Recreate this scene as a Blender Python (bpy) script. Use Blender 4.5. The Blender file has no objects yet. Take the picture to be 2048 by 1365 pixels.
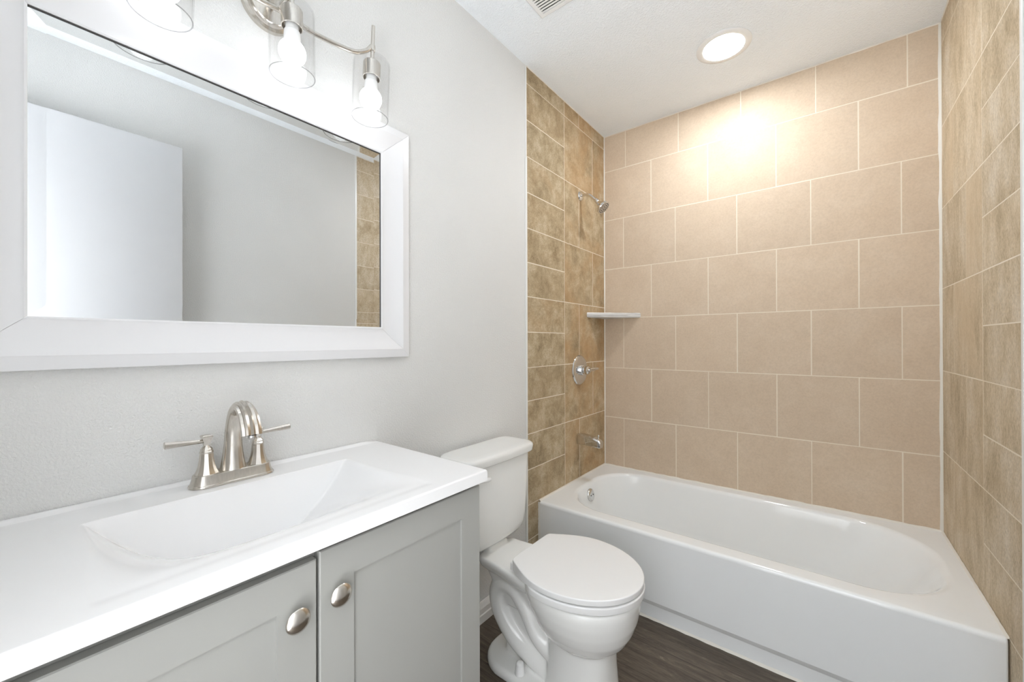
import bpy, bmesh, math, random
from mathutils import Vector, Matrix

C = bpy.context.scene.collection
SC = bpy.context.scene

# ------------------------------------------------------------------ camera, world, exposure
cam_d = bpy.data.cameras.new('camera')
cam = bpy.data.objects.new('camera', cam_d)
C.objects.link(cam)
cam_d.sensor_width = 36.0
cam_d.lens = 796.99 / 2048 * 36.0
cam_d.clip_start = 0.01
R = Matrix(((0.787017224, 0.00333609678, 0.616922005),
            (0.616925489, -0.0000192468942, -0.787021563),
            (-0.00261370627, 0.999994435, -0.00207327077)))
cam.matrix_world = Matrix.Translation((1.13424825, -2.43116849, 1.1563244)) @ R.to_4x4()
SC.camera = cam

BULB = 6.5        # vanity bulbs
DISC = 106.0        # recessed ceiling lamp
HALL = 0.9         # daylight that comes through the open doorway behind the camera
FILL_ABOVE = 6.6      # fill added to the world from above, to brighten upward faces
FILL_BELOW = 12.4    # fill added to the world below the horizon, to brighten the ceiling

world = bpy.data.worlds.new('hall_daylight_fill')
SC.world = world
world.use_nodes = True
world.node_tree.nodes['Background'].inputs[0].default_value = (0.952, 0.976, 1.008, 1)
_w = world.node_tree
_tc = _w.nodes.new('ShaderNodeTexCoord')
_sx = _w.nodes.new('ShaderNodeSeparateXYZ')
def _mth(op, x, y):
    n_ = _w.nodes.new('ShaderNodeMath'); n_.operation = op
    for i_, v_ in enumerate((x, y)):
        if hasattr(v_, 'node'):
            _w.links.new(v_, n_.inputs[i_])
        else:
            n_.inputs[i_].default_value = v_
    return n_.outputs[0]
_w.links.new(_tc.outputs['Generated'], _sx.inputs[0])
_up = _mth('MULTIPLY', _mth('MAXIMUM', _sx.outputs['Z'], 0.0), FILL_ABOVE)
_dn = _mth('MULTIPLY', _mth('MAXIMUM', _mth('MULTIPLY', _sx.outputs['Z'], -1.0), 0.0), FILL_BELOW)
_w.links.new(_mth('ADD', _mth('ADD', _up, _dn), HALL), _w.nodes['Background'].inputs[1])

SC.view_settings.view_transform = 'Standard'
SC.view_settings.look = 'None'
SC.view_settings.gamma = 1.0
SC.view_settings.use_curve_mapping = False
SC.view_settings.exposure = 0.40
SC.cycles.max_bounces = 14
SC.cycles.diffuse_bounces = 8
SC.cycles.glossy_bounces = 8
SC.cycles.transparent_max_bounces = 24
SC.cycles.use_denoising = True
SC.cycles.sample_clamp_indirect = 6.0

W = 1.524          # between the tiled end walls
ZC = 2.496         # ceiling
ZF = -0.010        # floor
YN = -2.640        # near wall, with the doorway the photo was taken from
PI = math.pi

# ------------------------------------------------------------------ materials
def lin(c):
    out = []
    for v in c:
        v /= 255.0
        out.append(v / 12.92 if v <= 0.04045 else ((v + 0.055) / 1.055) ** 2.4)
    return (out[0], out[1], out[2], 1.0)

class NT:
    def __init__(s, name):
        s.m = bpy.data.materials.new(name)
        s.m.use_nodes = True
        s.t = s.m.node_tree
        s.b = s.t.nodes['Principled BSDF']
        s.o = s.t.nodes['Material Output']
    def n(s, kind, **kw):
        nd = s.t.nodes.new(kind)
        for k, v in kw.items():
            if k == 'inp':
                for a, b in v.items():
                    nd.inputs[a].default_value = b
            else:
                setattr(nd, k, v)
        return nd
    def l(s, a, b):
        s.t.links.new(a, b)
    def set(s, **kw):
        for k, v in kw.items():
            s.b.inputs[k.replace('_', ' ')].default_value = v
    def coord(s, scale=(1, 1, 1), offset=None):
        tc = s.n('ShaderNodeTexCoord')
        mp = s.n('ShaderNodeMapping')
        mp.inputs['Scale'].default_value = scale
        s.l(tc.outputs['Object'], mp.inputs['Vector'])
        return mp.outputs['Vector']
    def noise(s, vec, scale, detail=4, rough=0.55, dist=0.0):
        nd = s.n('ShaderNodeTexNoise')
        nd.inputs['Scale'].default_value = scale
        nd.inputs['Detail'].default_value = detail
        nd.inputs['Roughness'].default_value = rough
        nd.inputs['Distortion'].default_value = dist
        s.l(vec, nd.inputs['Vector'])
        return nd
    def ramp(s, fac, stops):
        r = s.n('ShaderNodeValToRGB')
        cr = r.color_ramp
        while len(cr.elements) < len(stops):
            cr.elements.new(0.5)
        for e, (p, c) in zip(cr.elements, stops):
            e.position = p
            e.color = c
        s.l(fac, r.inputs['Fac'])
        return r.outputs['Color']
    def mix(s, fac, a, b, mode='MIX'):
        m = s.n('ShaderNodeMix', data_type='RGBA', blend_type=mode)
        for sock, v in ((m.inputs[0], fac), (m.inputs[6], a), (m.inputs[7], b)):
            if hasattr(v, 'node'):
                s.l(v, sock)
            else:
                sock.default_value = v
        return m.outputs[2]
    def bump(s, height, strength=0.2, distance=0.002):
        b = s.n('ShaderNodeBump')
        b.inputs['Strength'].default_value = strength
        b.inputs['Distance'].default_value = distance
        s.l(height, b.inputs['Height'])
        s.l(b.outputs['Normal'], s.b.inputs['Normal'])

def plain(name, rgb, rough=0.5, metal=0.0, spec=0.5, var=0.0, coat=0.0):
    t = NT(name)
    t.set(Roughness=rough, Metallic=metal)
    t.b.inputs['Specular IOR Level'].default_value = spec
    if coat:
        t.b.inputs['Coat Weight'].default_value = coat
        t.b.inputs['Coat Roughness'].default_value = 0.04
    c = lin(rgb)
    if var:
        nz = t.noise(t.coord(), 6.0, 5)
        d = tuple(x * (1 - var) for x in c[:3]) + (1,)
        t.l(t.ramp(nz.outputs['Fac'], [(0.3, d), (0.7, c)]), t.b.inputs['Base Color'])
    else:
        t.b.inputs['Base Color'].default_value = c
    return t.m

def paint(name, rgb, scale, strength, rough=0.55):
    t = NT(name)
    t.set(Roughness=rough)
    t.b.inputs['Specular IOR Level'].default_value = 0.3
    v = t.coord()
    nz = t.noise(v, scale, 3, 0.5, 0.6)
    r = t.n('ShaderNodeValToRGB')
    r.color_ramp.elements[0].position = 0.38
    r.color_ramp.elements[1].position = 0.68
    t.l(nz.outputs['Fac'], r.inputs['Fac'])
    t.bump(r.outputs['Color'], strength, 0.004)
    big = t.noise(v, 1.7, 2)
    c = lin(rgb)
    d = tuple(x * 0.965 for x in c[:3]) + (1,)
    t.l(t.ramp(big.outputs['Fac'], [(0.35, d), (0.65, c)]), t.b.inputs['Base Color'])
    return t.m

M = {}
M['wall'] = paint('painted_wall', (223, 223, 221), 210, 0.32)
M['ceil'] = paint('textured_ceiling', (240, 245, 249), 130, 0.4, 0.7)
M['trim'] = plain('white_trim', (232, 232, 230), 0.35, var=0.02)
M['door'] = plain('white_door_paint', (214, 215, 217), 0.28, var=0.02)
M['caulk'] = plain('white_caulk', (228, 224, 215), 0.6, var=0.06)
M['porcelain'] = plain('white_porcelain', (232, 232, 229), 0.07, spec=0.5, var=0.015)
M['plastic'] = plain('white_plastic', (232, 232, 231), 0.25, var=0.01)
M['tub'] = plain('white_tub_enamel', (237, 239, 239), 0.07, spec=0.55, var=0.015)
M['stone_top'] = plain('white_cultured_marble', (238, 238, 238), 0.10, spec=0.5, var=0.01)
M['frame'] = plain('white_frame', (228, 228, 229), 0.32, var=0.01)
M['grey'] = plain('grey_cabinet_paint', (163, 163, 158), 0.38, spec=0.4, var=0.02)
M['dark'] = plain('dark_recess', (26, 25, 24), 0.8, var=0.05)
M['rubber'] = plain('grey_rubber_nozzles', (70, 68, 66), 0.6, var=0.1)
M['grout'] = plain('cream_grout', (232, 222, 205), 0.8, var=0.06)

def metal(name, rgb, rough, stretch=(1, 1, 1), amt=0.12):
    t = NT(name)
    t.set(Metallic=1.0, Roughness=rough)
    nz = t.noise(t.coord(stretch), 40, 3)
    c = lin(rgb)
    d = tuple(x * (1 - amt) for x in c[:3]) + (1,)
    t.l(t.ramp(nz.outputs['Fac'], [(0.3, d), (0.7, c)]), t.b.inputs['Base Color'])
    return t.m

M['nickel'] = metal('brushed_nickel', (214, 208, 199), 0.22, (6, 6, 1))
M['chrome'] = metal('polished_chrome', (222, 222, 222), 0.05, amt=0.02)
M['mirror'] = metal('mirror_silver', (232, 234, 235), 0.0, amt=0.0)

def emit(name, rgb, strength):
    t = NT(name)
    e = t.n('ShaderNodeEmission')
    e.inputs['Color'].default_value = rgb
    e.inputs['Strength'].default_value = strength
    t.l(e.outputs[0], t.o.inputs['Surface'])
    return t.m
M['bulb'] = emit('lit_bulb', (0.945, 0.975, 1.015, 1), BULB)
M['disc'] = emit('lit_diffuser', (0.945, 0.975, 1.015, 1), DISC)

def clear_glass(cl_):
    t = NT('clear_glass')
    tr = t.n('ShaderNodeBsdfTransparent')
    gl = t.n('ShaderNodeBsdfGlossy')
    gl.inputs['Roughness'].default_value = 0.01
    lw = t.n('ShaderNodeLayerWeight')
    lw.inputs['Blend'].default_value = 0.5
    col = t.ramp(lw.outputs['Facing'], [(p_, (c_, c_, c_, 1)) for p_, c_ in zip((0.0, 0.8, 1.0), cl_)])
    t.l(col, tr.inputs['Color'])
    fr = t.ramp(lw.outputs['Facing'], [(0.0, (0.03, 0.03, 0.03, 1)), (0.6, (0.05, 0.05, 0.05, 1)), (0.85, (0.13, 0.13, 0.13, 1)), (1.0, (0.45, 0.45, 0.45, 1))])
    mx = t.n('ShaderNodeMixShader')
    t.l(fr, mx.inputs[0])
    t.l(tr.outputs[0], mx.inputs[1])
    t.l(gl.outputs[0], mx.inputs[2])
    t.l(mx.outputs[0], t.o.inputs['Surface'])
    return t.m
M['glass'] = clear_glass((0.995, 0.985, 0.80))
M['glass_rim'] = clear_glass((0.62, 0.55, 0.45))

def tile_mat(name, cols, stretch, scale, rough, contrast, orange=None, fine=60):
    """stone-look ceramic tile; each tile shifts the pattern by its own random value"""
    t = NT(name)
    t.set(Roughness=rough)
    t.b.inputs['Specular IOR Level'].default_value = 0.02
    tc = t.n('ShaderNodeTexCoord')
    at = t.n('ShaderNodeAttribute', attribute_name='tile_rand')
    sc = t.n('ShaderNodeVectorMath', operation='SCALE')
    sc.inputs['Scale'].default_value = 9.0
    t.l(at.outputs['Vector'], sc.inputs[0])
    ad = t.n('ShaderNodeVectorMath', operation='ADD')
    t.l(tc.outputs['Object'], ad.inputs[0])
    t.l(sc.outputs[0], ad.inputs[1])
    mp = t.n('ShaderNodeMapping')
    mp.inputs['Scale'].default_value = stretch
    t.l(ad.outputs[0], mp.inputs['Vector'])
    v = mp.outputs['Vector']
    n1 = t.noise(v, scale, 10, 0.80, 0.2)
    base = t.ramp(n1.outputs['Fac'], [(0.5 - contrast, lin(cols[0])), (0.5, lin(cols[1])), (0.5 + contrast, lin(cols[2]))])
    n2 = t.noise(v, fine, 5, 0.7, 0.4)
    f2 = t.ramp(n2.outputs['Fac'], [(0.34, (0.60, 0.57, 0.53, 1)), (0.58, (1.08, 1.07, 1.06, 1))])
    col = t.mix(0.68 if orange else 0.18, base, f2, 'MULTIPLY')
    if orange:
        n3 = t.noise(v, scale * 0.55, 3, 0.6, 0.5)
        m3 = t.ramp(n3.outputs['Fac'], [(0.40, (0.08, 0.08, 0.08, 1)), (0.68, (0.8, 0.8, 0.8, 1))])
        sp = t.n('ShaderNodeSeparateColor')
        t.l(at.outputs['Color'], sp.inputs['Color'])
        mm = t.n('ShaderNodeMath', operation='MULTIPLY')
        t.l(m3, mm.inputs[0])
        t.l(sp.outputs['Blue'], mm.inputs[1])
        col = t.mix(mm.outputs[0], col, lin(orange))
    val = t.ramp(at.outputs['Fac'], [(0.0, (0.94, 0.94, 0.94, 1)), (1.0, (1.05, 1.05, 1.05, 1))])
    col = t.mix(1.0, col, val, 'MULTIPLY')
    t.l(col, t.b.inputs['Base Color'])
    t.bump(n2.outputs['Fac'], 0.12 if orange else 0.05, 0.0015)
    return t.m

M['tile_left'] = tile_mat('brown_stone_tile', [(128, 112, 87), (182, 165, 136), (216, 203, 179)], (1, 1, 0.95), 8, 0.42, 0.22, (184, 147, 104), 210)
M['tile_right'] = tile_mat('brown_streaked_tile', [(160, 143, 116), (203, 188, 163), (226, 217, 202)], (1, 1.4, 0.65), 5.0, 0.42, 0.19, (204, 184, 155), 160)
M['tile_back'] = tile_mat('beige_ceramic_tile', [(200, 181, 159), (208, 190, 168), (215, 199, 179)], (1, 1, 1), 6, 0.22, 0.25, None, 110)

def wood_floor():
    t = NT('weathered_plank_floor')
    t.set(Roughness=0.5)
    v = t.coord((1, 1, 1))
    br = t.n('ShaderNodeTexBrick')
    br.offset = 0.5
    br.inputs['Scale'].default_value = 1.0
    br.inputs['Brick Width'].default_value = 2.4
    br.inputs['Row Height'].default_value = 0.15
    br.inputs['Mortar Size'].default_value = 0.0012
    br.inputs['Color1'].default_value = (0.25, 0.25, 0.25, 1)
    br.inputs['Color2'].default_value = (0.9, 0.9, 0.9, 1)
    br.inputs['Mortar'].default_value = (0, 0, 0, 1)
    t.l(v, br.inputs['Vector'])
    off = t.n('ShaderNodeVectorMath', operation='SCALE')
    off.inputs['Scale'].default_value = 7.0
    t.l(br.outputs['Color'], off.inputs[0])
    ad = t.n('ShaderNodeVectorMath', operation='ADD')
    t.l(v, ad.inputs[0])
    t.l(off.outputs[0], ad.inputs[1])
    mp = t.n('ShaderNodeMapping')
    mp.inputs['Scale'].default_value = (1.6, 14, 14)
    t.l(ad.outputs[0], mp.inputs['Vector'])
    n1 = t.noise(mp.outputs['Vector'], 3.2, 12, 0.82, 0.8)
    base = t.ramp(n1.outputs['Fac'], [(0.28, lin((48, 41, 35))), (0.47, lin((84, 74, 64))), (0.60, lin((108, 97, 84))), (0.70, lin((172, 162, 148)))])
    mp2 = t.n('ShaderNodeMapping')
    mp2.inputs['Scale'].default_value = (6, 90, 90)
    t.l(ad.outputs[0], mp2.inputs['Vector'])
    n2 = t.noise(mp2.outputs['Vector'], 3.0, 6, 0.7)
    f2 = t.ramp(n2.outputs['Fac'], [(0.35, (0.62, 0.6, 0.58, 1)), (0.65, (1.12, 1.1, 1.08, 1))])
    col = t.mix(0.8, base, f2, 'MULTIPLY')
    gap = t.ramp(br.outputs['Fac'], [(0.0, (1, 1, 1, 1)), (1.0, (0.35, 0.33, 0.3, 1))])
    col = t.mix(1.0, col, gap, 'MULTIPLY')
    t.l(col, t.b.inputs['Base Color'])
    t.bump(n2.outputs['Fac'], 0.15, 0.002)
    return t.m
M['floor'] = wood_floor()

def marble():
    t = NT('white_marble_shelf')
    t.set(Roughness=0.35)
    nz = t.noise(t.coord((2, 2, 60)), 3.0, 6, 0.6, 1.2)
    t.l(t.ramp(nz.outputs['Fac'], [(0.35, lin((176, 174, 172))), (0.5, lin((214, 213, 211))), (0.65, lin((240, 239, 236)))]), t.b.inputs['Base Color'])
    return t.m
M['marble'] = marble()

# ------------------------------------------------------------------ mesh helpers
class MB:
    def __init__(s):
        s.bm = bmesh.new()
        s.mat = 0
    def face(s, vs):
        try:
            f = s.bm.faces.new(vs)
            f.material_index = s.mat
            return f
        except ValueError:
            return None
    def box(s, x0, x1, y0, y1, z0, z1, bev=0.0, seg=2):
        t = bmesh.new()
        bmesh.ops.create_cube(t, size=1.0)
        for v in t.verts:
            v.co = Vector((x0 + (v.co.x + .5) * (x1 - x0), y0 + (v.co.y + .5) * (y1 - y0), z0 + (v.co.z + .5) * (z1 - z0)))
        if bev:
            bmesh.ops.bevel(t, geom=t.edges[:], offset=bev, segments=seg, affect='EDGES', profile=0.5)
        s.add(t)
        return s
    def add(s, t, mtx=None):
        m = {}
        for v in t.verts:
            m[v] = s.bm.verts.new(mtx @ v.co if mtx else v.co)
        for f in t.faces:
            s.face([m[v] for v in f.verts])
        t.free()
    def loft(s, rings, cap0=True, cap1=True, closed=True, mtx=None):
        rv = []
        for r in rings:
            rv.append([s.bm.verts.new(mtx @ Vector(p) if mtx else Vector(p)) for p in r])
        n = len(rv[0])
        for a, b in zip(rv[:-1], rv[1:]):
            for i in range(n if closed else n - 1):
                j = (i + 1) % n
                s.face([a[i], a[j], b[j], b[i]])
        if cap0:
            s.face(list(reversed(rv[0])))
        if cap1:
            s.face(rv[-1])
        return s
    def lathe(s, prof, n=32, mtx=None, cap0=True, cap1=True, rot=0.0):
        """prof: (radius, height) along local z"""
        rings = []
        for r, h in prof:
            r = max(r, 1e-5)
            rings.append([(r * math.cos(2 * PI * i / n + rot), r * math.sin(2 * PI * i / n + rot), h) for i in range(n)])
        return s.loft(rings, cap0, cap1, mtx=mtx)
    def tube(s, pts, rad, n=16, sub=6, sec=None, up=None):
        """smooth sweep through pts; rad number or list; sec(n, r) may give another section"""
        P = [Vector(p) for p in pts]
        R_ = rad if isinstance(rad, (list, tuple)) else [rad] * len(P)
        path, rr = [], []
        for i in range(len(P) - 1):
            p0 = P[max(i - 1, 0)]; p1 = P[i]; p2 = P[i + 1]; p3 = P[min(i + 2, len(P) - 1)]
            for k in range(sub):
                t = k / sub
                path.append(0.5 * ((2 * p1) + (p2 - p0) * t + (2 * p0 - 5 * p1 + 4 * p2 - p3) * t * t + (3 * p1 - p0 - 3 * p2 + p3) * t ** 3))
                a, b = R_[i], R_[i + 1]
                rr.append(tuple(x + (y - x) * t for x, y in zip(a, b)) if isinstance(a, tuple) else a + (b - a) * t)
        path.append(P[-1]); rr.append(R_[-1])
        rings = []
        up = Vector(up) if up else None
        nrm = None
        for i, p in enumerate(path):
            d = (path[min(i + 1, len(path) - 1)] - path[max(i - 1, 0)]).normalized()
            if up is not None:
                side = up.normalized()
                nrm = d.cross(side).normalized()
            else:
                if nrm is None:
                    ref = Vector((0, 0, 1)) if abs(d.z) < 0.9 else Vector((1, 0, 0))
                    nrm = (ref - d * ref.dot(d)).normalized()
                else:
                    nrm = (nrm - d * nrm.dot(d)).normalized()
                side = d.cross(nrm).normalized()
            r = rr[i]
            if sec:
                ring = [p + nrm * a + side * b for a, b in sec(r)]
            else:
                ra, rb = r if isinstance(r, tuple) else (r, r)
                ring = [p + nrm * (ra * math.cos(2 * PI * k / n)) + side * (rb * math.sin(2 * PI * k / n)) for k in range(n)]
            rings.append(ring)
        return s.loft(rings)
    def build(s, name, mat, parent=None, smooth=40, wn=False):
        bmesh.ops.recalc_face_normals(s.bm, faces=s.bm.faces[:])
        me = bpy.data.meshes.new(name)
        s.bm.to_mesh(me)
        s.bm.free()
        for m in (mat if isinstance(mat, (list, tuple)) else [mat]):
            me.materials.append(m)
        if smooth:
            for p in me.polygons:
                p.use_smooth = True
            me.set_sharp_from_angle(angle=math.radians(smooth))
        o = bpy.data.objects.new(name, me)
        C.objects.link(o)
        if wn:
            md_ = o.modifiers.new('normals', 'WEIGHTED_NORMAL')
            md_.keep_sharp = True
            md_.weight = 80
        if parent:
            o.parent = parent
            q, base = parent, Vector((0, 0, 0))
            while q:
                base += q.location
                q = q.parent
            o.location = -base
        return o

def tag(o, label=None, cat=None, group=None, kind=None):
    for k, v in (('label', label), ('category', cat), ('group', group), ('kind', kind)):
        if v:
            o[k] = v
    return o

def thing(name, label, cat, loc=(0, 0, 0), group=None):
    o = bpy.data.objects.new(name, None)
    o.empty_display_size = 0.05
    C.objects.link(o)
    o.location = loc
    return tag(o, label, cat, group)

def rrect(x0, x1, y0, y1, r, z, nc=8, ns=1):
    """rounded rectangle ring, corner radius r (number or 4: x0y0, x1y0, x1y1, x0y1)"""
    rs = r if isinstance(r, (list, tuple)) else [r] * 4
    cs = [(x0 + rs[0], y0 + rs[0], rs[0], PI), (x1 - rs[1], y0 + rs[1], rs[1], 1.5 * PI),
          (x1 - rs[2], y1 - rs[2], rs[2], 0), (x0 + rs[3], y1 - rs[3], rs[3], 0.5 * PI)]
    arcs = []
    for cx, cy, rr, a0 in cs:
        arcs.append([(cx + rr * math.cos(a0 + 0.5 * PI * k / nc), cy + rr * math.sin(a0 + 0.5 * PI * k / nc)) for k in range(nc + 1)])
    pts = []
    for i in range(4):
        pts += arcs[i]
        a, b = arcs[i][-1], arcs[(i + 1) % 4][0]
        for k in range(1, ns):
            t = k / ns
            pts.append((a[0] + (b[0] - a[0]) * t, a[1] + (b[1] - a[1]) * t))
    return [(x, y, z) for x, y in pts]

def superell(cx, cy, a, b, z, n=64, e=2.0):
    out = []
    for i in range(n):
        t = 2 * PI * i / n
        c, s_ = math.cos(t), math.sin(t)
        out.append((cx + a * math.copysign(abs(c) ** (2 / e), c), cy + b * math.copysign(abs(s_) ** (2 / e), s_), z))
    return out

# ------------------------------------------------------------------ the room
def struct(name, mb, mat, smooth=None):
    o = mb.build(name, mat, None, smooth)
    o['kind'] = 'structure'
    return o

TT = 0.010   # tile thickness
YT = -0.868  # front edge of the tiling
struct('floor', MB().box(-0.12, W + 0.12, YN - 0.12, 0.12, ZF - 0.08, ZF), M['floor'])
struct('ceiling', MB().box(-0.12, W + 0.12, YN - 0.12, 0.12, ZC, ZC + 0.1), M['ceil'])
wl = struct('wall_left', MB().box(-0.12, 0, YN - 0.12, YT, ZF, ZC).box(-0.12, -TT, YT, 0.12, ZF, ZC), M['wall'])
wr = struct('wall_right', MB().box(W, W + 0.12, YN - 0.12, YT, ZF, ZC).box(W + TT, W + 0.12, YT, 0.12, ZF, ZC), M['wall'])
wb = struct('wall_back', MB().box(-TT, W + TT, TT, 0.12, ZF, ZC), M['wall'])
DX0, DX1, DZ = 0.73, 1.44, 2.155
struct('wall_near', MB().box(0, DX0, YN - 0.12, YN, ZF, ZC).box(DX1, W, YN - 0.12, YN, ZF, ZC).box(DX0, DX1, YN - 0.12, YN, DZ, ZC), M['wall'])
# open door leaf, seen only in the mirror
dl = MB().box(1.437, 1.472, -2.625, -1.872, 0.004, 2.142, 0.002)
door = struct('door_1', dl, M['door'], 30)
hk = MB()
hk.lathe([(0.028, 0), (0.028, 0.006), (0.010, 0.009), (0.010, 0.035), (0.024, 0.042), (0.027, 0.055), (0.02, 0.066), (0.001, 0.069)], 24,
         Matrix.Translation((1.437, -1.935, 0.93)) @ Matrix.Rotation(-PI / 2, 4, 'Y'))
hk.build('door_knob', M['nickel'], door)

def tiling(wall, rects, mp, mat, gw, seed):
    """rects (u0,u1,v0,v1) laid on mp(u, v, depth); the grout bed shows between"""
    rnd = random.Random(seed)
    us = [r[0] for r in rects] + [r[1] for r in rects]
    vs = [r[2] for r in rects] + [r[3] for r in rects]
    g = MB()
    a, b, c, d = min(us), max(us), min(vs), max(vs)
    g.loft([[mp(a, c, -TT), mp(b, c, -TT), mp(b, d, -TT), mp(a, d, -TT)], [mp(a, c, -0.0003), mp(b, c, -0.0003), mp(b, d, -0.0003), mp(a, d, -0.0003)]])
    g.build('grout', M['grout'], wall, None)
    bm = bmesh.new()
    lay = bm.verts.layers.float_color.new('tile_rand')
    h = gw / 2
    for (u0, u1, v0, v1) in rects:
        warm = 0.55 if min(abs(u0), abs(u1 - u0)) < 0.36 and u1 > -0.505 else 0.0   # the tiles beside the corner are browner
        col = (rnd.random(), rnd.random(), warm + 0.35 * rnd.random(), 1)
        w1, w2, w3, w4 = [rnd.uniform(-0.0006, 0.0006) for _ in range(4)]
        q0 = [(u0 + h + w1, v0 + h + w2), (u1 - h + w3, v0 + h + w2), (u1 - h + w3, v1 - h + w4), (u0 + h + w1, v1 - h + w4)]
        e = 0.0005
        q1 = [(q0[0][0] + e, q0[0][1] + e), (q0[1][0] - e, q0[1][1] + e), (q0[2][0] - e, q0[2][1] - e), (q0[3][0] + e, q0[3][1] - e)]
        ra = [bm.verts.new(mp(u, v, -0.006)) for u, v in q0]
        rb = [bm.verts.new(mp(u, v, -0.0003)) for u, v in q0]
        rc = [bm.verts.new(mp(u, v, 0.0)) for u, v in q1]
        for v in ra + rb + rc:
            v[lay] = col
        for A, B in ((ra, rb), (rb, rc)):
            for i in range(4):
                bm.faces.new([A[i], A[(i + 1) % 4], B[(i + 1) % 4], B[i]])
        bm.faces.new(rc)
        bm.faces.new(list(reversed(ra)))
    bmesh.ops.recalc_face_normals(bm, faces=bm.faces[:])
    me = bpy.data.meshes.new('tiles')
    bm.to_mesh(me)
    bm.free()
    me.materials.append(mat)
    o = bpy.data.objects.new('tiles', me)
    C.objects.link(o)
    o.parent = wall
    return o

# back wall, running bond of wide beige tiles
zr = [0.02, 0.3495, 0.6685, 0.9875, 1.3065, 1.6255, 1.9445, 2.2635, ZC]
JA, JB = [0.3065, 0.6235, 0.9430, 1.2605], [0.1310, 0.4480, 0.7660, 1.0840, 1.4028]
JT = [0.1454, 0.4666, 0.7861, 1.1046, 1.4231]
rects = []
for i in range(len(zr) - 1):
    js = JT if i == 7 else (JB if i % 2 else JA)
    e = [0.0] + js + [W]
    for a, b in zip(e[:-1], e[1:]):
        rects.append((a, b, zr[i], zr[i + 1]))
tiling(wb, rects, lambda u, v, d: Vector((u, -d, v)), M['tile_back'], 0.0042, 5)

def end_wall_rects(yb, ja, jb, full):
    half = []
    for a, b in zip(full[:-1], full[1:]):
        half += [a, (a + b) / 2]
    half.append(full[-1])
    rc = []
    top = full[0]
    # outer column of half height tiles
    zs = [ZC] + half + [0.19, 0.005]
    for a, b in zip(zs[:-1], zs[1:]):
        rc.append((YT, yb, b, a))
    zs = [ZC] + full + [0.01]
    for i, (a, b) in enumerate(zip(zs[:-1], zs[1:])):
        j = ja if i % 2 == 0 else jb
        rc.append((yb, j, b, a))
        rc.append((j, 0.0, b, a))
    return rc
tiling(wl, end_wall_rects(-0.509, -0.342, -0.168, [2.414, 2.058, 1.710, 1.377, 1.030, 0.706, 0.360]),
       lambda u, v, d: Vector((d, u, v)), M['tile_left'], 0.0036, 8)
tiling(wr, end_wall_rects(-0.543, -0.190, -0.362, [2.398, 2.052, 1.709, 1.374, 1.031, 0.694, 0.352]),
       lambda u, v, d: Vector((W - d, u, v)), M['tile_right'], 0.0036, 21)

# white edging and caulk lines
struct('trim_1', MB().box(0.0, 0.004, -0.880, -0.866, ZF, 2.052, 0.001).box(0.0, 0.003, -0.877, -0.868, 2.052, ZC - 0.001, 0.001), M['trim'])
struct('trim_2', MB().box(W - 0.004, W, -0.880, -0.866, ZF, ZC - 0.001, 0.001), M['trim'])
def strip(name, a, b, n1, n2, w):
    a, b, n1, n2 = Vector(a), Vector(b), Vector(n1) * w, Vector(n2) * w
    mb = MB()
    k = 40
    rnd = random.Random(name)
    rings = []
    for i in range(k + 1):
        p = a.lerp(b, i / k)
        f = 1 + rnd.uniform(-0.22, 0.22)
        rings.append([p - n1 * 0.05 - n2 * 0.05, p + n1 * f, p + (n1 + n2) * 0.42 * f, p + n2 * f])
    mb.loft(rings)
    return struct(name, mb, M['caulk'], 60)
strip('trim_3', (0, 0, 0.353), (0, 0, ZC - 0.002), (1, 0, 0), (0, -1, 0), 0.005)
strip('trim_4', (W, 0, 0.353), (W, 0, ZC - 0.002), (-1, 0, 0), (0, -1, 0), 0.0085)
strip('trim_5', (0.004, 0, ZC), (W - 0.004, 0, ZC), (0, -1, 0), (0, 0, -1), 0.004)
strip('trim_6', (0, YT, ZC), (0, -0.004, ZC), (1, 0, 0), (0, 0, -1), 0.003)
strip('trim_7', (W, YT, ZC), (W, -0.004, ZC), (-1, 0, 0), (0, 0, -1), 0.004)

# baseboards
def baseboard(name, mp, a, b):
    prof = [(0, ZF), (0.016, ZF), (0.016, 0.022), (0.013, 0.026), (0.013, 0.048), (0.008, 0.056), (0.006, 0.066), (0.003, 0.070), (0, 0.070)]
    mb = MB().loft([[mp(a, d, z) for d, z in prof], [mp(b, d, z) for d, z in prof]])
    return struct(name, mb, M['trim'], 30)
baseboard('baseboard_left', lambda t, d, z: (d, t, z), -1.675, -0.882)
baseboard('baseboard_right', lambda t, d, z: (W - d, t, z), YN, -0.882)

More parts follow.
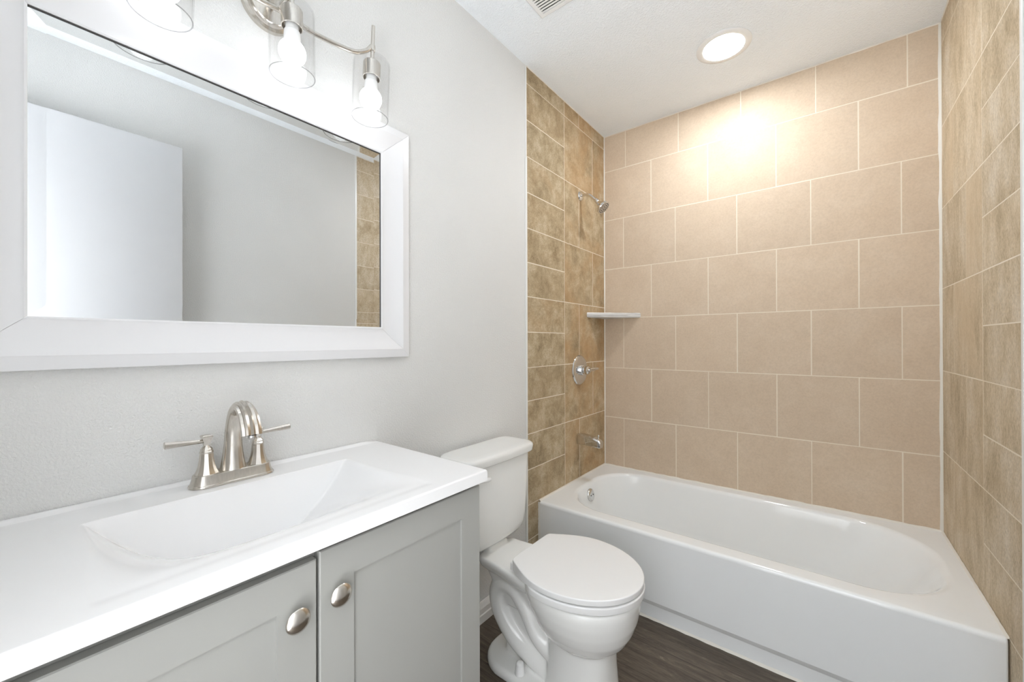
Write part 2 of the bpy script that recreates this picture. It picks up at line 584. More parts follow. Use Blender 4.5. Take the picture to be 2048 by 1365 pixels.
# ------------------------------------------------------------------ bathtub
tub = thing('bathtub', 'white alcove bathtub between the tiled walls, behind the toilet', 'bathtub', (W / 2, -0.385, ZF))
t = MB()
TX0, TX1, TYB = 0.003, W - 0.003, -0.003
NC, NS = 14, 10
def outer(y0, z, ins=0.0, r=0.006):
    return rrect(TX0 + ins, TX1 - ins, y0, TYB - ins, r, z, NC, NS)
def inner(x0, x1, y0, y1, ra, rb, z):
    return rrect(x0, x1, y0, y1, [ra, rb, rb, ra], z, NC, NS)
rings = [outer(-0.7505, ZF), outer(-0.7505, 0.0485), outer(-0.7507, 0.0490), outer(-0.7685, 0.0745), outer(-0.769, 0.0755), outer(-0.769, 0.338),
         outer(-0.7675, 0.346), outer(-0.7625, 0.3515), outer(-0.754, 0.3535, 0.001),
         inner(0.060, 1.478, -0.700, -0.052, 0.24, 0.26, 0.3530),
         inner(0.067, 1.470, -0.693, -0.058, 0.236, 0.26, 0.3515),
         inner(0.075, 1.460, -0.686, -0.065, 0.232, 0.258, 0.346),
         inner(0.081, 1.452, -0.680, -0.071, 0.228, 0.255, 0.336),
         inner(0.090, 1.425, -0.672, -0.079, 0.222, 0.25, 0.300),
         inner(0.110, 1.370, -0.655, -0.096, 0.21, 0.24, 0.200),
         inner(0.128, 1.305, -0.640, -0.111, 0.20, 0.23, 0.110),
         inner(0.150, 1.260, -0.622, -0.129, 0.185, 0.21, 0.066),
         inner(0.185, 1.215, -0.595, -0.158, 0.16, 0.18, 0.042),
         inner(0.24, 1.16, -0.55, -0.205, 0.12, 0.14, 0.034),
         inner(0.34, 1.05, -0.47, -0.29, 0.08, 0.08, 0.032)]
t.loft(rings, cap0=False)
t.build('tub_shell', M['tub'], tub, 50, True)
# overflow plate on the drain end
ov = MB()
om = Matrix.Translation((0.0925, -0.392, 0.292)) @ Matrix.Rotation(PI / 2 - 0.19, 4, 'Y')
ov.lathe([(0.034, -0.004), (0.035, 0.004), (0.033, 0.009), (0.028, 0.012), (0.001, 0.0135)], 40, om)
ovo = ov.build('overflow_plate', M['chrome'], tub)
sc_ = MB()
for dy in (-0.013, 0.013):
    sc_.lathe([(0.0035, 0.010), (0.0035, 0.0145), (0.001, 0.015)], 12, om @ Matrix.Translation((0, dy, 0)))
sc_.build('plate_screw', M['rubber'], ovo)
# caulk beads around the tub belong to it
cb = MB()
def bead(a, b, n1, n2, w, seed):
    a, b, n1, n2 = Vector(a), Vector(b), Vector(n1) * w, Vector(n2) * w
    rnd = random.Random(seed)
    k = 60
    rg = []
    for i in range(k + 1):
        p = a.lerp(b, i / k)
        f = 1 + rnd.uniform(-0.2, 0.22)
        rg.append([p - n1 * 0.05 - n2 * 0.05, p + n1 * f, p + (n1 + n2) * 0.45 * f, p + n2 * f])
    cb.loft(rg)
bead((0.004, -0.001, 0.3535), (W - 0.004, -0.001, 0.3535), (0, -1, 0), (0, 0, 1), 0.007, 1)
bead((0.001, -0.765, 0.3535), (0.001, -0.004, 0.3535), (1, 0, 0), (0, 0, 1), 0.0065, 2)
bead((W - 0.001, -0.765, 0.3535), (W - 0.001, -0.004, 0.3535), (-1, 0, 0), (0, 0, 1), 0.0055, 3)
bead((0.001, -0.769, ZF + .01), (0.001, -0.769, 0.350), (1, 0, 0), (0, -1, 0), 0.007, 4)
bead((0.02, -0.7505, ZF), (W - 0.004, -0.7505, ZF), (0, -1, 0), (0, 0, 1), 0.007, 5)
cb.build('caulk_bead', M['caulk'], tub, 60)

# ------------------------------------------------------------------ vanity cabinet
VY0, VY1 = -2.503, -1.698
van = thing('vanity_cabinet', 'grey two-door vanity cabinet with raised-frame doors below the white sink top', 'cabinet', (0.22, -2.1, ZF))
b = MB()
b.box(0.012, 0.436, VY0, VY0 + 0.016, ZF, 0.811).box(0.012, 0.436, VY1 - 0.016, VY1, ZF, 0.811)
b.box(0.012, 0.02, VY0 + 0.016, VY1 - 0.016, 0.09, 0.60).box(0.02, 0.436, VY0 + 0.016, VY1 - 0.016, 0.09, 0.106)
b.box(0.418, 0.436, VY0 + 0.016, VY1 - 0.016, 0.765, 0.811).box(0.418, 0.436, -2.12, -2.08, 0.106, 0.765)
b.build('body', M['grey'], van, None)
MB().box(0.36, 0.376, VY0 + 0.016, VY1 - 0.016, ZF, 0.09).build('toe_kick', M['grey'], van, None)
def cab_door(y0, y1, z0, z1, yk, zk):
    d = MB()
    xb, xf, st, e = 0.4375, 0.4555, 0.063, 0.0018
    R_ = lambda iy, x: [(x, y0 + iy, z0 + iy), (x, y1 - iy, z0 + iy), (x, y1 - iy, z1 - iy), (x, y0 + iy, z1 - iy)]
    d.loft([R_(0, xb), R_(0, xf - e), R_(e, xf), R_(st, xf), R_(st + 0.0003, xf - 0.0050)])
    o = d.build('door', M['grey'], van, 20)
    k = MB().lathe([(0.009, 0), (0.009, 0.002), (0.0065, 0.003), (0.0065, 0.008), (0.0150, 0.0095), (0.0190, 0.0115), (0.0195, 0.0135), (0.0180, 0.0155), (0.0135, 0.0185), (0.007, 0.0205), (0.001, 0.0212)], 36,
                   Matrix.Translation((xf - 0.0004, yk, zk)) @ Matrix.Rotation(PI / 2, 4, 'Y'))
    k.build('knob', M['nickel'], o)
cab_door(-2.499, -2.1035, 0.088, 0.7885, -2.139, 0.708)
cab_door(-2.0985, VY1 + 0.001, 0.094, 0.7985, -2.0665, 0.7135)

# ------------------------------------------------------------------ sink top with moulded basin
top = MB()
CX0, CX1, CY0, CY1, CZ = 0.002, 0.4755, -2.512, -1.691, 0.840
BYC, BHW, BD = -2.103, 0.242, 0.160
def sstep(a, b_, v):
    u = min(max((v - a) / (b_ - a), 0), 1)
    return u * u * (3 - 2 * u)
def soft(v, k=0.006):
    return 0.5 * (v + math.sqrt(v * v + k * k)) - 0.0
def depth(x, y):
    """a scoop: parabolic trough, deepest at the steep rear face, ramping up to the front"""
    tt = (y - BYC) / BHW
    g = (0.410 - x) / (0.410 - 0.130)
    g = 0.5 * (g + math.sqrt(g * g + 0.0008))
    arc = BD * (1 - tt * tt) * min(g, 1.05)
    back = (x - 0.113) / 0.024 * BD
    k = 0.012
    mn = min(arc, back)
    s_ = mn - k * math.log(1 + math.exp(-abs(arc - back) / k))
    return max(0.0, 0.5 * (s_ + math.sqrt(s_ * s_ + 0.00003)) - 0.0010)
def top_z(x, y):
    z = CZ
    if 0.07 < x < 0.45 and abs(y - BYC) < BHW + 0.03:
        w = sstep(0.07, 0.10, x) * (1 - sstep(0.43, 0.448, x)) * (1 - sstep(BHW + 0.012, BHW + 0.03, abs(y - BYC)))
        z -= depth(x, y) * w
    z += 0.006 * (1 - sstep(0.004, 0.020, x)) * sstep(CY1 - 0.004, CY1 - 0.05, y)
    for dd in (CX1 - x, y - CY0, CY1 - y):
        if dd < 0.004:
            z -= 0.004 - math.sqrt(max(0, 0.004 ** 2 - (0.004 - dd) ** 2))
    return z
def fr(a, b_, n):
    return [a + (b_ - a) * i / n for i in range(n)]
edge = [0, 0.0003, 0.0012, 0.0025, 0.004]
xs = fr(CX0, 0.02, 8) + fr(0.02, 0.095, 10) + fr(0.095, 0.165, 60) + fr(0.165, 0.38, 45) + fr(0.38, 0.43, 14) + fr(0.43, CX1 - 0.004, 6) + [CX1 - e for e in reversed(edge)]
ys = [CY0 + e for e in edge] + fr(CY0 + 0.008, -2.37, 12) + fr(-2.37, -1.835, 240) + fr(-1.835, CY1 - 0.008, 12) + [CY1 - e for e in reversed(edge)]
gv = [[top.bm.verts.new((x, y, top_z(x, y))) for y in ys] for x in xs]
for i in range(len(xs) - 1):
    for j in range(len(ys) - 1):
        top.face([gv[i][j], gv[i + 1][j], gv[i + 1][j + 1], gv[i][j + 1]])
loop = [gv[i][0] for i in range(len(xs))] + [gv[-1][j] for j in range(1, len(ys))] + [gv[i][-1] for i in range(len(xs) - 2, -1, -1)] + [gv[0][j] for j in range(len(ys) - 2, 0, -1)]
low = [top.bm.verts.new((v.co.x, v.co.y, 0.8125)) for v in loop]
for i in range(len(loop)):
    j = (i + 1) % len(loop)
    top.face([loop[i], loop[j], low[j], low[i]])
sink = top.build('sink_top', M['stone_top'], None, 50, True)
tag(sink, 'white moulded sink top with wide scooped basin on the grey vanity', 'sink')

# ------------------------------------------------------------------ faucet
FX, FY = 0.056, -2.103
fc = thing('faucet', 'brushed nickel centerset faucet with arched spout and two lever handles behind the basin', 'faucet', (FX, FY, CZ))
p = MB()
def stad(hw, hl, z):
    return rrect(FX - hw, FX + hw, FY - hl, FY + hl, hw * 0.96, z, 8, 4)
p.loft([stad(0.0285, 0.0835, 0.8405), stad(0.0290, 0.0840, 0.8425), stad(0.0280, 0.083, 0.8450), stad(0.0262, 0.0812, 0.8462),
        stad(0.0240, 0.0790, 0.8520), stad(0.0222, 0.0770, 0.8590), stad(0.0214, 0.0760, 0.8655), stad(0.0200, 0.0745, 0.8670)])
p.build('base_plate', M['nickel'], fc, 30)
def spout_sec(r):
    a, b_ = r      # a: thickness radius, b_: half width
    o = []
    # flat rounded underside, three raised flutes on the outside of the arch
    for ang, k in ((180, 1), (155, 1.0), (130, 1.0), (108, 1.0), (95, 0.97), (84, 1.06), (68, 1.06), (55, 0.88), (42, 1.06), (28, 1.08), (15, 0.88), (0, 1.10),
                   (-15, 0.88), (-28, 1.08), (-42, 1.06), (-55, 0.88), (-68, 1.06), (-84, 1.06), (-95, 0.97), (-108, 1.0), (-130, 1.0), (-155, 1.0)):
        t_ = math.radians(ang)
        o.append((a * k * math.cos(t_), b_ * k * math.sin(t_)))
    return o
s = MB()
s.tube([(FX, FY, 0.866), (FX, FY, 0.884), (FX + 0.001, FY, 0.920), (FX + 0.006, FY, 0.965), (FX + 0.026, FY, 1.001), (FX + 0.058, FY, 1.013), (FX + 0.087, FY, 0.999), (FX + 0.105, FY, 0.973), (FX + 0.110, FY, 0.957)],
       [(0.0225, 0.026), (0.0190, 0.0220), (0.0155, 0.0178), (0.0138, 0.0158), (0.0130, 0.0160), (0.0132, 0.0172), (0.0138, 0.0184), (0.0140, 0.0190), (0.0140, 0.0192)],
       sub=8, sec=spout_sec, up=(0, 1, 0))
so = s.build('spout', M['nickel'], fc, 24)
a_ = MB().lathe([(0.0098, 0), (0.0098, 0.004), (0.007, 0.004), (0.007, 0.001)], 20, Matrix.Translation((FX + 0.1105, FY, 0.9535)))
a_.build('aerator', M['chrome'], so)
for sy in (-1, 1):
    y = FY + sy * 0.0508
    h = MB().lathe([(0.0225, 0.8655), (0.0225, 0.8675), (0.0190, 0.8745), (0.0160, 0.8850), (0.0138, 0.8990), (0.0125, 0.9120), (0.0132, 0.9135), (0.0132, 0.9155), (0.0118, 0.9175),
                    (0.0118, 0.9205), (0.0085, 0.9255), (0.0060, 0.9280), (0.0058, 0.9310)], 12, Matrix.Translation((FX, y, 0)))
    ho = h.build('handle', M['nickel'], fc, 20)
    # square tapered finial and the lever
    f = MB()
    f.loft([[(FX + q * dx, y + q * dy, z) for dx, dy in ((-1, -1), (1, -1), (1, 1), (-1, 1))] for q, z in ((0.0055, 0.929), (0.0062, 0.936), (0.0082, 0.942), (0.0100, 0.9485), (0.0098, 0.9500), (0.0070, 0.9520))])
    f.build('finial', M['nickel'], ho, None)
    lv = MB()
    rg = []
    for q, dy in ((0.0042, 0.004), (0.0046, 0.02), (0.0074, 0.069), (0.0076, 0.0715), (0.0066, 0.0725)):
        rg.append([(FX + q * 1.15 * math.cos(2 * PI * k / 8 + PI / 8), y + sy * dy, 0.9385 + 0.0035 * dy / 0.07 + q * math.sin(2 * PI * k / 8 + PI / 8)) for k in range(8)])
    lv.loft(rg)
    lv.build('lever', M['nickel'], ho, 20)

# ------------------------------------------------------------------ framed mirror
MYL, MYR, MZB, MZT = -2.405, -1.682, 1.2045, 1.765     # sight edge of the frame
mir = thing('wall_mirror', 'large rectangular mirror in a wide white scooped frame above the sink', 'mirror', (0, (MYL + MYR) / 2, MZB - 0.1))
fm = MB()
# section: offset outward from the sight edge, height off the wall
sec = [(0.0, 0.006), (0.0, 0.0135), (0.0035, 0.0145), (0.008, 0.0125), (0.020, 0.0120), (0.036, 0.0145), (0.050, 0.0185), (0.062, 0.0235), (0.0695, 0.0260), (0.0712, 0.0262), (0.0725, 0.0255), (0.0965, 0.0200), (0.0975, 0.0185), (0.0975, 0.001), (0.0, 0.001)]
corners = [(MYL, MZB, -1, -1), (MYR, MZB, 1, -1), (MYR, MZT, 1, 1), (MYL, MZT, -1, 1)]
kx = 1.075
for i in range(4):
    A, B = corners[i], corners[(i + 1) % 4]
    r0 = [(h_, A[0] + A[2] * o_ * kx, A[1] + A[3] * o_) for o_, h_ in sec]
    r1 = [(h_, B[0] + B[2] * o_ * kx, B[1] + B[3] * o_) for o_, h_ in sec]
    dv = Vector((0, B[0] - A[0], B[1] - A[1])).normalized() * 0.0003
    fm.loft([[Vector(q) + dv for q in r0], [Vector(q) - dv for q in r1]])
fm.build('frame', M['frame'], mir, 30, True)
rb_ = MB()  # dark strips added to draw the shade line inside the frame, top and right
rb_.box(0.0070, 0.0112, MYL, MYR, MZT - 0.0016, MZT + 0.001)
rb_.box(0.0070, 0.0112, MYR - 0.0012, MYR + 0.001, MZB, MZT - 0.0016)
rb_.build('edge_shade_strip', M['rubber'], mir, None)
gm = MB()
ry = lambda i_, x: [(x, MYL - 0.004 + i_, MZB - 0.004 + i_), (x, MYR + 0.004 - i_, MZB - 0.004 + i_), (x, MYR + 0.004 - i_, MZT + 0.004 - i_), (x, MYL - 0.004 + i_, MZT + 0.004 - i_)]
gm.loft([ry(0, 0.003), ry(0, 0.0086), ry(0.0265, 0.0079)])
gm.build('mirror_glass', M['mirror'], mir, None)

# ------------------------------------------------------------------ three-lamp vanity light
LX = 0.120
PY, PZ = -2.010, 2.022
vl = thing('vanity_light', 'three-lamp brushed nickel wall light with clear glass cylinder shades above the mirror', 'light fixture', (0, PY, PZ))
bp_ = MB().lathe([(0.062, 0.0005), (0.062, 0.006), (0.060, 0.010), (0.052, 0.013), (0.050, 0.020), (0.046, 0.024), (0.012, 0.026), (0.011, 0.04), (0.001, 0.04)], 56,
                 Matrix.Translation((0, PY, PZ)) @ Matrix.Rotation(PI / 2, 4, 'Y'))
bp_.build('back_plate', M['nickel'], vl, 30)
LAMPS = [((0.096, -2.238, 1.816), -1.5), ((0.094, -1.987, 1.822), 0.6), ((0.092, -1.771, 1.812), -2.4)]   # centre of the shade's rim, lean
JT_ = []
for (lx, ly, lz), tl in LAMPS:
    RT = Matrix.Rotation(math.radians(tl), 4, 'X')
    J = Matrix.Translation(Vector((lx, ly, lz)) - RT @ Vector((0, 0, -0.2085))) @ RT
    JT_.append(J.translation.copy())
    # J local: z=0 is the joint of arm and rod
    rod = MB().lathe([(0.001, 0.068), (0.0052, 0.067), (0.0055, 0.010), (0.0072, 0.009), (0.0078, 0.004), (0.0078, -0.006), (0.0070, -0.010), (0.0055, -0.011), (0.0055, -0.034), (0.0085, -0.036), (0.0085, -0.044)], 24, J)
    rod.build('rod', M['nickel'], vl, 30)
    cup = MB().lathe([(0.0085, -0.043), (0.0230, -0.0445), (0.0245, -0.047), (0.0245, -0.0900), (0.0225, -0.0905), (0.0222, -0.060), (0.001, -0.058)], 36, J, cap0=True)
    cup.build('socket_cup', M['nickel'], vl, 30)
    gs = MB()
    gs.lathe([(0.012, -0.0405), (0.044, -0.0408), (0.0482, -0.0425), (0.0506, -0.0460), (0.0512, -0.0510), (0.0512, -0.2085)], 64, J, cap0=False, cap1=False)
    gs.lathe([(0.0488, -0.2085), (0.0488, -0.0515), (0.0482, -0.0475), (0.0465, -0.0448), (0.043, -0.0435), (0.012, -0.0432)], 64, J, cap0=False, cap1=False)
    gs.mat = 1
    gs.lathe([(0.0512, -0.2085), (0.0506, -0.2096), (0.0494, -0.2096), (0.0488, -0.2085)], 64, J, cap0=False, cap1=False)
    gs.build('glass_shade', [M['glass'], M['glass_rim']], vl, 35)
    gl_ = [(0.031 * math.sin(t_), -0.152 - 0.031 * math.cos(t_)) for t_ in [0.02 + (PI - 0.02 - 0.69) * q_ / 22 for q_ in range(23)]]
    bb = MB().lathe(gl_, 44, J)
    bo = bb.build('bulb', M['bulb'], vl, 60)
    bs = MB().lathe([(0.0196, -0.1278), (0.0190, -0.1150), (0.0180, -0.1010), (0.0150, -0.0980), (0.0145, -0.0650), (0.0180, -0.0640), (0.0180, -0.0605)], 32, J)
    bs.build('bulb_base', M['plastic'], bo, 30)
HUB = Vector((0.070, PY, 1.985))
for je in (JT_[0], JT_[2]):
    ar = MB()
    def along(f, dz):
        p_ = HUB.lerp(je, f)
        return (p_.x, p_.y, dz)
    ar.tube([along(0.0, 1.985), along(0.12, 1.978), along(0.33, 1.972), along(0.60, 1.975), along(0.79, 1.983), along(0.92, 2.003), along(0.985, je.z + 0.004)], 0.0062, 16, 8)
    ar.build('arm', M['nickel'], vl, 60)
st = MB().tube([(0.02, PY, PZ - 0.006), (0.045, PY, PZ - 0.008), (0.065, PY, 2.000), (0.070, PY, 1.983)], 0.009, 16, 6)
st.tube([(0.070, PY, 1.985), (0.082, PY + 0.010, 2.004), tuple(JT_[1])], 0.0062, 16, 6)
st.build('stem', M['nickel'], vl, 60)

# ------------------------------------------------------------------ toilet
TY = -1.255
to = thing('toilet', 'white two-piece toilet with closed lid between the vanity and the bathtub', 'toilet', (0.35, TY, ZF))
body = MB()
N = 72
body.loft([superell(cx, TY, a, b_, z, N, e) for z, cx, a, b_, e in (
    (0.176, 0.505, 0.040, 0.035, 2), (0.184, 0.507, 0.085, 0.075, 2), (0.200, 0.509, 0.118, 0.106, 2), (0.225, 0.510, 0.142, 0.131, 2.05), (0.255, 0.509, 0.160, 0.150, 2.1),
    (0.290, 0.506, 0.175, 0.164, 2.1), (0.325, 0.503, 0.184, 0.173, 2.15), (0.352, 0.502, 0.188, 0.177, 2.15), (0.366, 0.502, 0.187, 0.176, 2.15), (0.373, 0.502, 0.183, 0.172, 2.15))])
body.loft([superell(cx, TY, a, b_, z, N, 2.5) for z, cx, a, b_ in (
    (ZF, 0.500, 0.124, 0.106), (0.012, 0.500, 0.122, 0.104), (0.05, 0.501, 0.116, 0.098), (0.12, 0.502, 0.110, 0.091), (0.19, 0.503, 0.107, 0.088), (0.22, 0.503, 0.10, 0.082))])
# rear foot
body.loft([rrect(x0, x1, TY - hw, TY + hw, r, z, 8, 4) for z, x0, x1, hw, r in (
    (ZF, 0.132, 0.56, 0.116, 0.105), (0.006, 0.130, 0.56, 0.117, 0.105), (0.016, 0.134, 0.56, 0.112, 0.10), (0.022, 0.142, 0.55, 0.104, 0.095))])
# deck under the tank
def deck(x0, hw, z):
    n_, pts = 10, []
    for i in range(n_ + 1):                      # rounded rear corner, then the flaring side, mirrored
        a_ = PI / 2 * i / n_
        pts.append((x0 + 0.030 * (1 - math.sin(a_)), hw - 0.030 * (1 - math.cos(a_))))
    pts.reverse()
    side_ = [(x0 + 0.030 + (0.44 - x0 - 0.030) * i / 14, 0) for i in range(1, 15)]
    pts = [(x0, 0.0)] + sorted(pts, key=lambda q: (q[0], q[1])) + [(x, hw) for x, _ in side_]
    pts = [(x, y + 0.024 * min(1.0, max(0.0, (x - 0.16) / 0.17)) ** 1.3 if y >= hw - 1e-6 else y) for x, y in pts]
    return [(x, TY - y, z) for x, y in pts] + [(x, TY + y, z) for x, y in reversed(pts[1:])]
body.loft([deck(x0, hw, z) for z, x0, hw in ((0.312, 0.140, 0.074), (0.332, 0.118, 0.091), (0.350, 0.114, 0.0975), (0.360, 0.115, 0.0970), (0.366, 0.120, 0.0925))])
body.loft([rrect(x0, x1, TY - hw, TY + hw, 0.03, z, 6, 4) for z, x0, x1, hw in (
    (0.20, 0.165, 0.40, 0.046), (0.28, 0.140, 0.40, 0.060), (0.335, 0.125, 0.40, 0.078))])
body.box(0.06, 0.150, TY - 0.055, TY + 0.055, 0.335, 0.388, 0.012)
# trapway loop
body.tube([(0.435, TY, 0.036), (0.355, TY, 0.050), (0.262, TY, 0.088), (0.196, TY, 0.150), (0.174, TY, 0.218), (0.200, TY, 0.268), (0.256, TY, 0.266), (0.308, TY, 0.210), (0.358, TY, 0.138), (0.43, TY, 0.10)],
          [(0.042, 0.066), (0.044, 0.068), (0.047, 0.070), (0.049, 0.070), (0.049, 0.070), (0.046, 0.070), (0.043, 0.069), (0.042, 0.068), (0.042, 0.068), (0.042, 0.066)], 24, 6, up=(0, 1, 0))
body.box(0.20, 0.46, TY - 0.036, TY + 0.036, 0.0, 0.25, 0.02)
bo = body.build('bowl_raw', M['porcelain'], None, 60)
md = bo.modifiers.new('r', 'REMESH'); md.mode = 'VOXEL'; md.voxel_size = 0.0042
ms = bo.modifiers.new('s', 'SMOOTH'); ms.factor = 0.5; ms.iterations = 7
dg = bpy.context.evaluated_depsgraph_get()
nm = bpy.data.meshes.new_from_object(bo.evaluated_get(dg))
nm.name = 'bowl'
nm.materials.clear(); nm.materials.append(M['porcelain'])
for q in nm.polygons:
    q.use_smooth = True
bpy.data.objects.remove(bo)
bowl = bpy.data.objects.new('bowl', nm)
C.objects.link(bowl)
bowl.parent = to
bowl.location = -to.location
def seat_outline(z, k=1.0, drop=0.0, rear_x=0.0):
    cx = 0.495
    pts = []
    n1, n2 = 12, 40
    side = []
    for i in range(n1):
        s1 = i / n1
        side.append((0.303 + 0.172 * s1, 0.116 + 0.070 * math.sin(s1 * PI / 2)))
    for i in range(n2 + 1):
        a = PI / 2 - (PI / 2) * i / n2
        side.append((0.475 + 0.226 * math.cos(a), 0.186 * math.sin(a)))
    rear = [(0.296, 0.0), (0.296, 0.05), (0.2965, 0.098), (0.2985, 0.109)]
    half = rear + side
    if rear_x:
        half = [(0.42 - (0.42 - x) * rear_x if x < 0.42 else x, y) for x, y in half]
    full = half + [(x, -y) for x, y in reversed(half[1:-1])]
    return [(cx + (x - cx) * k, TY + y * k, z - drop * min(1.0, max(0.0, (0.44 - x) / 0.11))) for x, y in full]
ld = MB()
ld.loft([seat_outline(z, k, 0.020 if z < 0.41 else 0.0) for z, k in ((0.4025, 0.972), (0.4030, 0.990), (0.4045, 0.996), (0.4175, 1.0), (0.4192, 0.998), (0.4204, 0.992), (0.4212, 0.980), (0.4222, 0.80), (0.4228, 0.5), (0.4230, 0.2))])
ld.build('lid', M['plastic'], to, 50, True)
sr = MB()
sr.loft([seat_outline(z, k, 0.0, 0.62) for z, k in ((0.3765, 0.975), (0.3772, 0.996), (0.379, 1.004), (0.3950, 1.010), (0.3975, 1.008), (0.3990, 1.000), (0.3992, 0.985))])
sr.build('seat', M['plastic'], to, 50, True)
for sy in (-1, 1):
    hg = MB().box(0.272, 0.312, TY + sy * 0.078 - 0.015, TY + sy * 0.078 + 0.015, 0.362, 0.392, 0.006, 3)
    hg.build('hinge', M['plastic'], to, 40)
# tank
def tank_ring(z, hw, xf, r, bulge=0.012):
    n = 22
    pts = []
    x0 = 0.022
    base = rrect(x0, xf, TY - hw, TY + hw, [min(r, 0.03), r, r, min(r, 0.03)], z, 8, 14)
    out = []
    for x, y, z_ in base:
        f = (x - x0) / (xf - x0)
        out.append((x + bulge * (1 - ((y - TY) / hw) ** 2) * f ** 3, y, z_))
    return out
tk = MB()
tk.loft([tank_ring(z, hw, xf, r) for z, hw, xf, r in (
    (0.3845, 0.110, 0.105, 0.03), (0.388, 0.135, 0.130, 0.04), (0.395, 0.152, 0.146, 0.045), (0.408, 0.164, 0.156, 0.05), (0.430, 0.1715, 0.160, 0.048), (0.470, 0.177, 0.163, 0.046), (0.560, 0.182, 0.165, 0.044), (0.709, 0.190, 0.166, 0.042))])
tk.build('tank', M['porcelain'], to, 50, True)
tl = MB()
tl.loft([tank_ring(z, hw, xf, r, 0.012) for z, hw, xf, r in (
    (0.706, 0.194, 0.172, 0.044), (0.7075, 0.200, 0.178, 0.045), (0.711, 0.203, 0.181, 0.046), (0.728, 0.206, 0.183, 0.046), (0.736, 0.2045, 0.1815, 0.046), (0.7405, 0.199, 0.176, 0.045), (0.7425, 0.188, 0.166, 0.042), (0.7435, 0.16, 0.14, 0.03))])
tl.build('tank_lid', M['porcelain'], to, 50, True)
fl = MB().lathe([(0.012, 0), (0.012, 0.010), (0.007, 0.012), (0.007, 0.020)], 20, Matrix.Translation((0.168, TY - 0.156, 0.668)) @ Matrix.Rotation(PI / 2, 4, 'Y'))
fl.tube([(0.186, TY - 0.156, 0.668), (0.192, TY - 0.140, 0.668), (0.194, TY - 0.118, 0.667), (0.194, TY - 0.104, 0.666)], [0.006, 0.007, 0.008, 0.006], 12, 5)
fl.build('flush_lever', M['plastic'], to, 50)
for sy in (-1, 1):
    cp = MB().lathe([(0.0195, 0.014), (0.0195, 0.019), (0.0175, 0.023), (0.0138, 0.052), (0.0122, 0.057), (0.008, 0.0600), (0.001, 0.0605)], 28, Matrix.Translation((0.310, TY + sy * 0.086, 0)))
    cp.build('bolt_cap', M['plastic'], to, 40)
nb = MB().lathe([(0.008, 0.345), (0.010, 0.347), (0.010, 0.361), (0.005, 0.363), (0.005, 0.392)], 12, Matrix.Translation((0.125, TY - 0.125, 0)))
nb.build('tank_bolt', M['dark'], to, 30)

# ------------------------------------------------------------------ shower fittings
SY = -0.329
shd = thing('wall_shower', 'chrome shower head on a bent arm high on the brown tiled wall', 'shower', (0, SY, 2.019))
fa = MB().lathe([(0.027, 0.0005), (0.027, 0.003), (0.024, 0.008), (0.015, 0.012), (0.011, 0.013), (0.011, 0.016)], 36, Matrix.Translation((0, SY, 2.017)) @ Matrix.Rotation(PI / 2, 4, 'Y'))
fa.build('flange', M['chrome'], shd, 30)
ra = MB().tube([(0.004, SY, 2.017), (0.03, SY, 2.018), (0.058, SY, 2.010), (0.080, SY, 1.992), (0.104, SY, 1.968)], 0.0085, 18, 8)
ra.build('shower_arm', M['chrome'], shd, 60)
HD = Matrix.Translation((0.104, SY, 1.968)) @ Matrix.Rotation(math.radians(138), 4, 'Y')
hd = MB().lathe([(0.0105, -0.008), (0.0125, -0.002), (0.0125, 0.012), (0.0105, 0.016), (0.016, 0.028), (0.027, 0.046), (0.0355, 0.056), (0.0385, 0.060), (0.0390, 0.068), (0.0370, 0.071), (0.0345, 0.0715), (0.001, 0.0715)], 44, HD)
ho = hd.build('head', M['chrome'], shd, 30)
nz = MB()
for rr, cnt in ((0.009, 6), (0.020, 12), (0.030, 18)):
    for k in range(cnt):
        a = 2 * PI * k / cnt
        nz.lathe([(0.0024, 0.0705), (0.0022, 0.0735), (0.001, 0.074)], 8, HD @ Matrix.Translation((rr * math.cos(a), rr * math.sin(a), 0)))
nz.build('nozzles', M['rubber'], ho, 40)

VYC, VZC = -0.345, 0.990
vv = thing('shower_valve', 'round chrome shower valve plate with a lever handle on the brown tile', 'shower valve', (0, VYC, VZC))
VM = Matrix.Translation((0, VYC, VZC)) @ Matrix.Rotation(PI / 2, 4, 'Y')
MB().lathe([(0.087, 0.0005), (0.0875, 0.004), (0.085, 0.008), (0.078, 0.012), (0.060, 0.0145), (0.030, 0.016), (0.001, 0.016)], 64, VM).build('escutcheon', M['chrome'], vv, 40)
MB().lathe([(0.031, 0.0155), (0.031, 0.030), (0.028, 0.033), (0.018, 0.034), (0.018, 0.040), (0.024, 0.043), (0.024, 0.058), (0.021, 0.062), (0.014, 0.066), (0.012, 0.074), (0.001, 0.076)], 40, VM).build('hub', M['chrome'], vv, 30)
lv = MB()
rg = []
for q, w_, d_ in ((0.0, 0.010, 0.006), (0.02, 0.0095, 0.0055), (0.05, 0.0075, 0.0045), (0.078, 0.006, 0.004), (0.082, 0.003, 0.002)):
    rg.append([(0.052 + q * 0.42 + d_ * math.sin(2 * PI * k / 14), VYC + 0.016 + q * 0.72, VZC + w_ * math.cos(2 * PI * k / 14) + q * 0.10) for k in range(14)])
lv.loft(rg)
lv.build('lever', M['chrome'], vv, 40)

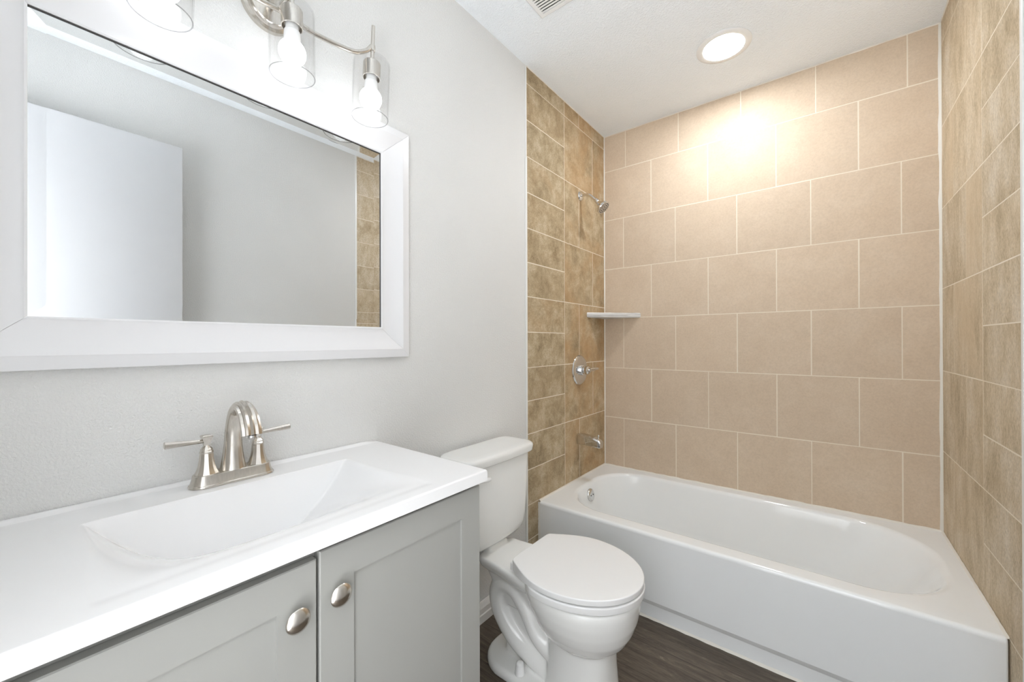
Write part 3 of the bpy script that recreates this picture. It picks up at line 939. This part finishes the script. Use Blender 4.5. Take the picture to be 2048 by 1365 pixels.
SPY = -0.352
sp = thing('tub_spout', 'chrome tub spout with a diverter knob low on the brown tile', 'tub spout', (0, SPY, 0.59))
s = MB()
rg = []
for x, hw, zt, zb in ((0.0005, 0.0275, 0.6215, 0.562), (0.006, 0.0285, 0.6225, 0.5610), (0.020, 0.0275, 0.6215, 0.561), (0.06, 0.0260, 0.6190, 0.5605), (0.10, 0.0240, 0.6120, 0.5590), (0.125, 0.0225, 0.604, 0.5570), (0.140, 0.0215, 0.597, 0.555), (0.144, 0.0200, 0.593, 0.556)):
    rg.append([(x, y, z) for y, _, z in [(q[0], 0, q[1]) for q in rrect(SPY - hw, SPY + hw, zb, zt, [0.006, 0.006, hw * 0.6, hw * 0.6], 0, 6, 2)]])
s.loft(rg)
so = s.build('spout_body', M['chrome'], sp, 35)
MB().lathe([(0.0035, 0), (0.0035, 0.016), (0.0065, 0.018), (0.0065, 0.024), (0.004, 0.027), (0.001, 0.0275)], 18, Matrix.Translation((0.124, SPY, 0.600))).build('diverter_knob', M['chrome'], sp, 30)

# corner shelf
cs = MB()
rg = []
for z, k in ((1.3035, 0.90), (1.3050, 0.985), (1.3100, 1.0), (1.3290, 1.0), (1.3330, 0.985), (1.3340, 0.96)):
    ring = [(0.0005, -0.0005, z), (0.0005, -0.247 * k, z)]
    for i in range(1, 20):
        f = i / 20
        ring.append((0.24 * k * f, -0.247 * k * (1 - f), z))
    ring.append((0.240 * k, -0.0005, z))
    rg.append(ring)
cs.loft(rg)
sh = cs.build('corner_shelf', M['marble'], None, 30)
tag(sh, 'white marble corner shelf set where the brown and beige tile meet', 'shelf')

# ------------------------------------------------------------------ ceiling fittings
cl = thing('ceiling_light', 'round recessed ceiling light over the bathtub', 'ceiling light', (0.778, -0.415, ZC))
DM = Matrix.Translation((0.778, -0.415, ZC)) @ Matrix.Rotation(PI, 4, 'X')
MB().lathe([(0.084, 0.0005), (0.112, 0.0005), (0.112, 0.002), (0.106, 0.0055), (0.090, 0.0065), (0.084, 0.0055)], 72, DM, cap0=False, cap1=False).build('trim_ring', M['plastic'], cl, 40)
MB().lathe([(0.0845, 0.001), (0.0845, 0.0050), (0.070, 0.0058), (0.001, 0.0065)], 72, DM).build('diffuser', M['disc'], cl, 50)

ef = thing('exhaust_fan', 'white slotted exhaust fan grille in the ceiling above the toilet', 'vent', (0.35, -1.19, ZC))
g = MB()
GX0, GX1, GY0, GY1 = 0.222, 0.482, -1.332, -1.062
zt_, zb_ = ZC - 0.0004, ZC - 0.012
bw = 0.022
Rr = lambda i_, z: [(GX0 + i_, GY0 + i_, z), (GX1 - i_, GY0 + i_, z), (GX1 - i_, GY1 - i_, z), (GX0 + i_, GY1 - i_, z)]
g.loft([Rr(0.0, zt_), Rr(0.0, zb_ + 0.005), Rr(0.006, zb_), Rr(bw, zb_), Rr(bw, zt_)], cap0=False, cap1=False)
g.build('grille_frame', M['plastic'], ef, 30)
MB().loft([Rr(bw - 0.001, zt_ - 0.0005), Rr(bw - 0.001, zt_ - 0.0025)]).build('recess', M['dark'], ef, None)
y = GY0 + bw + 0.004
sl = MB()
while y < GY1 - bw - 0.006:
    sl.box(GX0 + bw - 0.0005, GX1 - bw + 0.0005, y, y + 0.0068, zb_ + 0.0005, zb_ + 0.0025)
    y += 0.0125
sl.box(0.349, 0.355, GY0 + bw, GY1 - bw, zb_ + 0.0008, zb_ + 0.0040)
sl.build('slats', M['plastic'], ef, None)
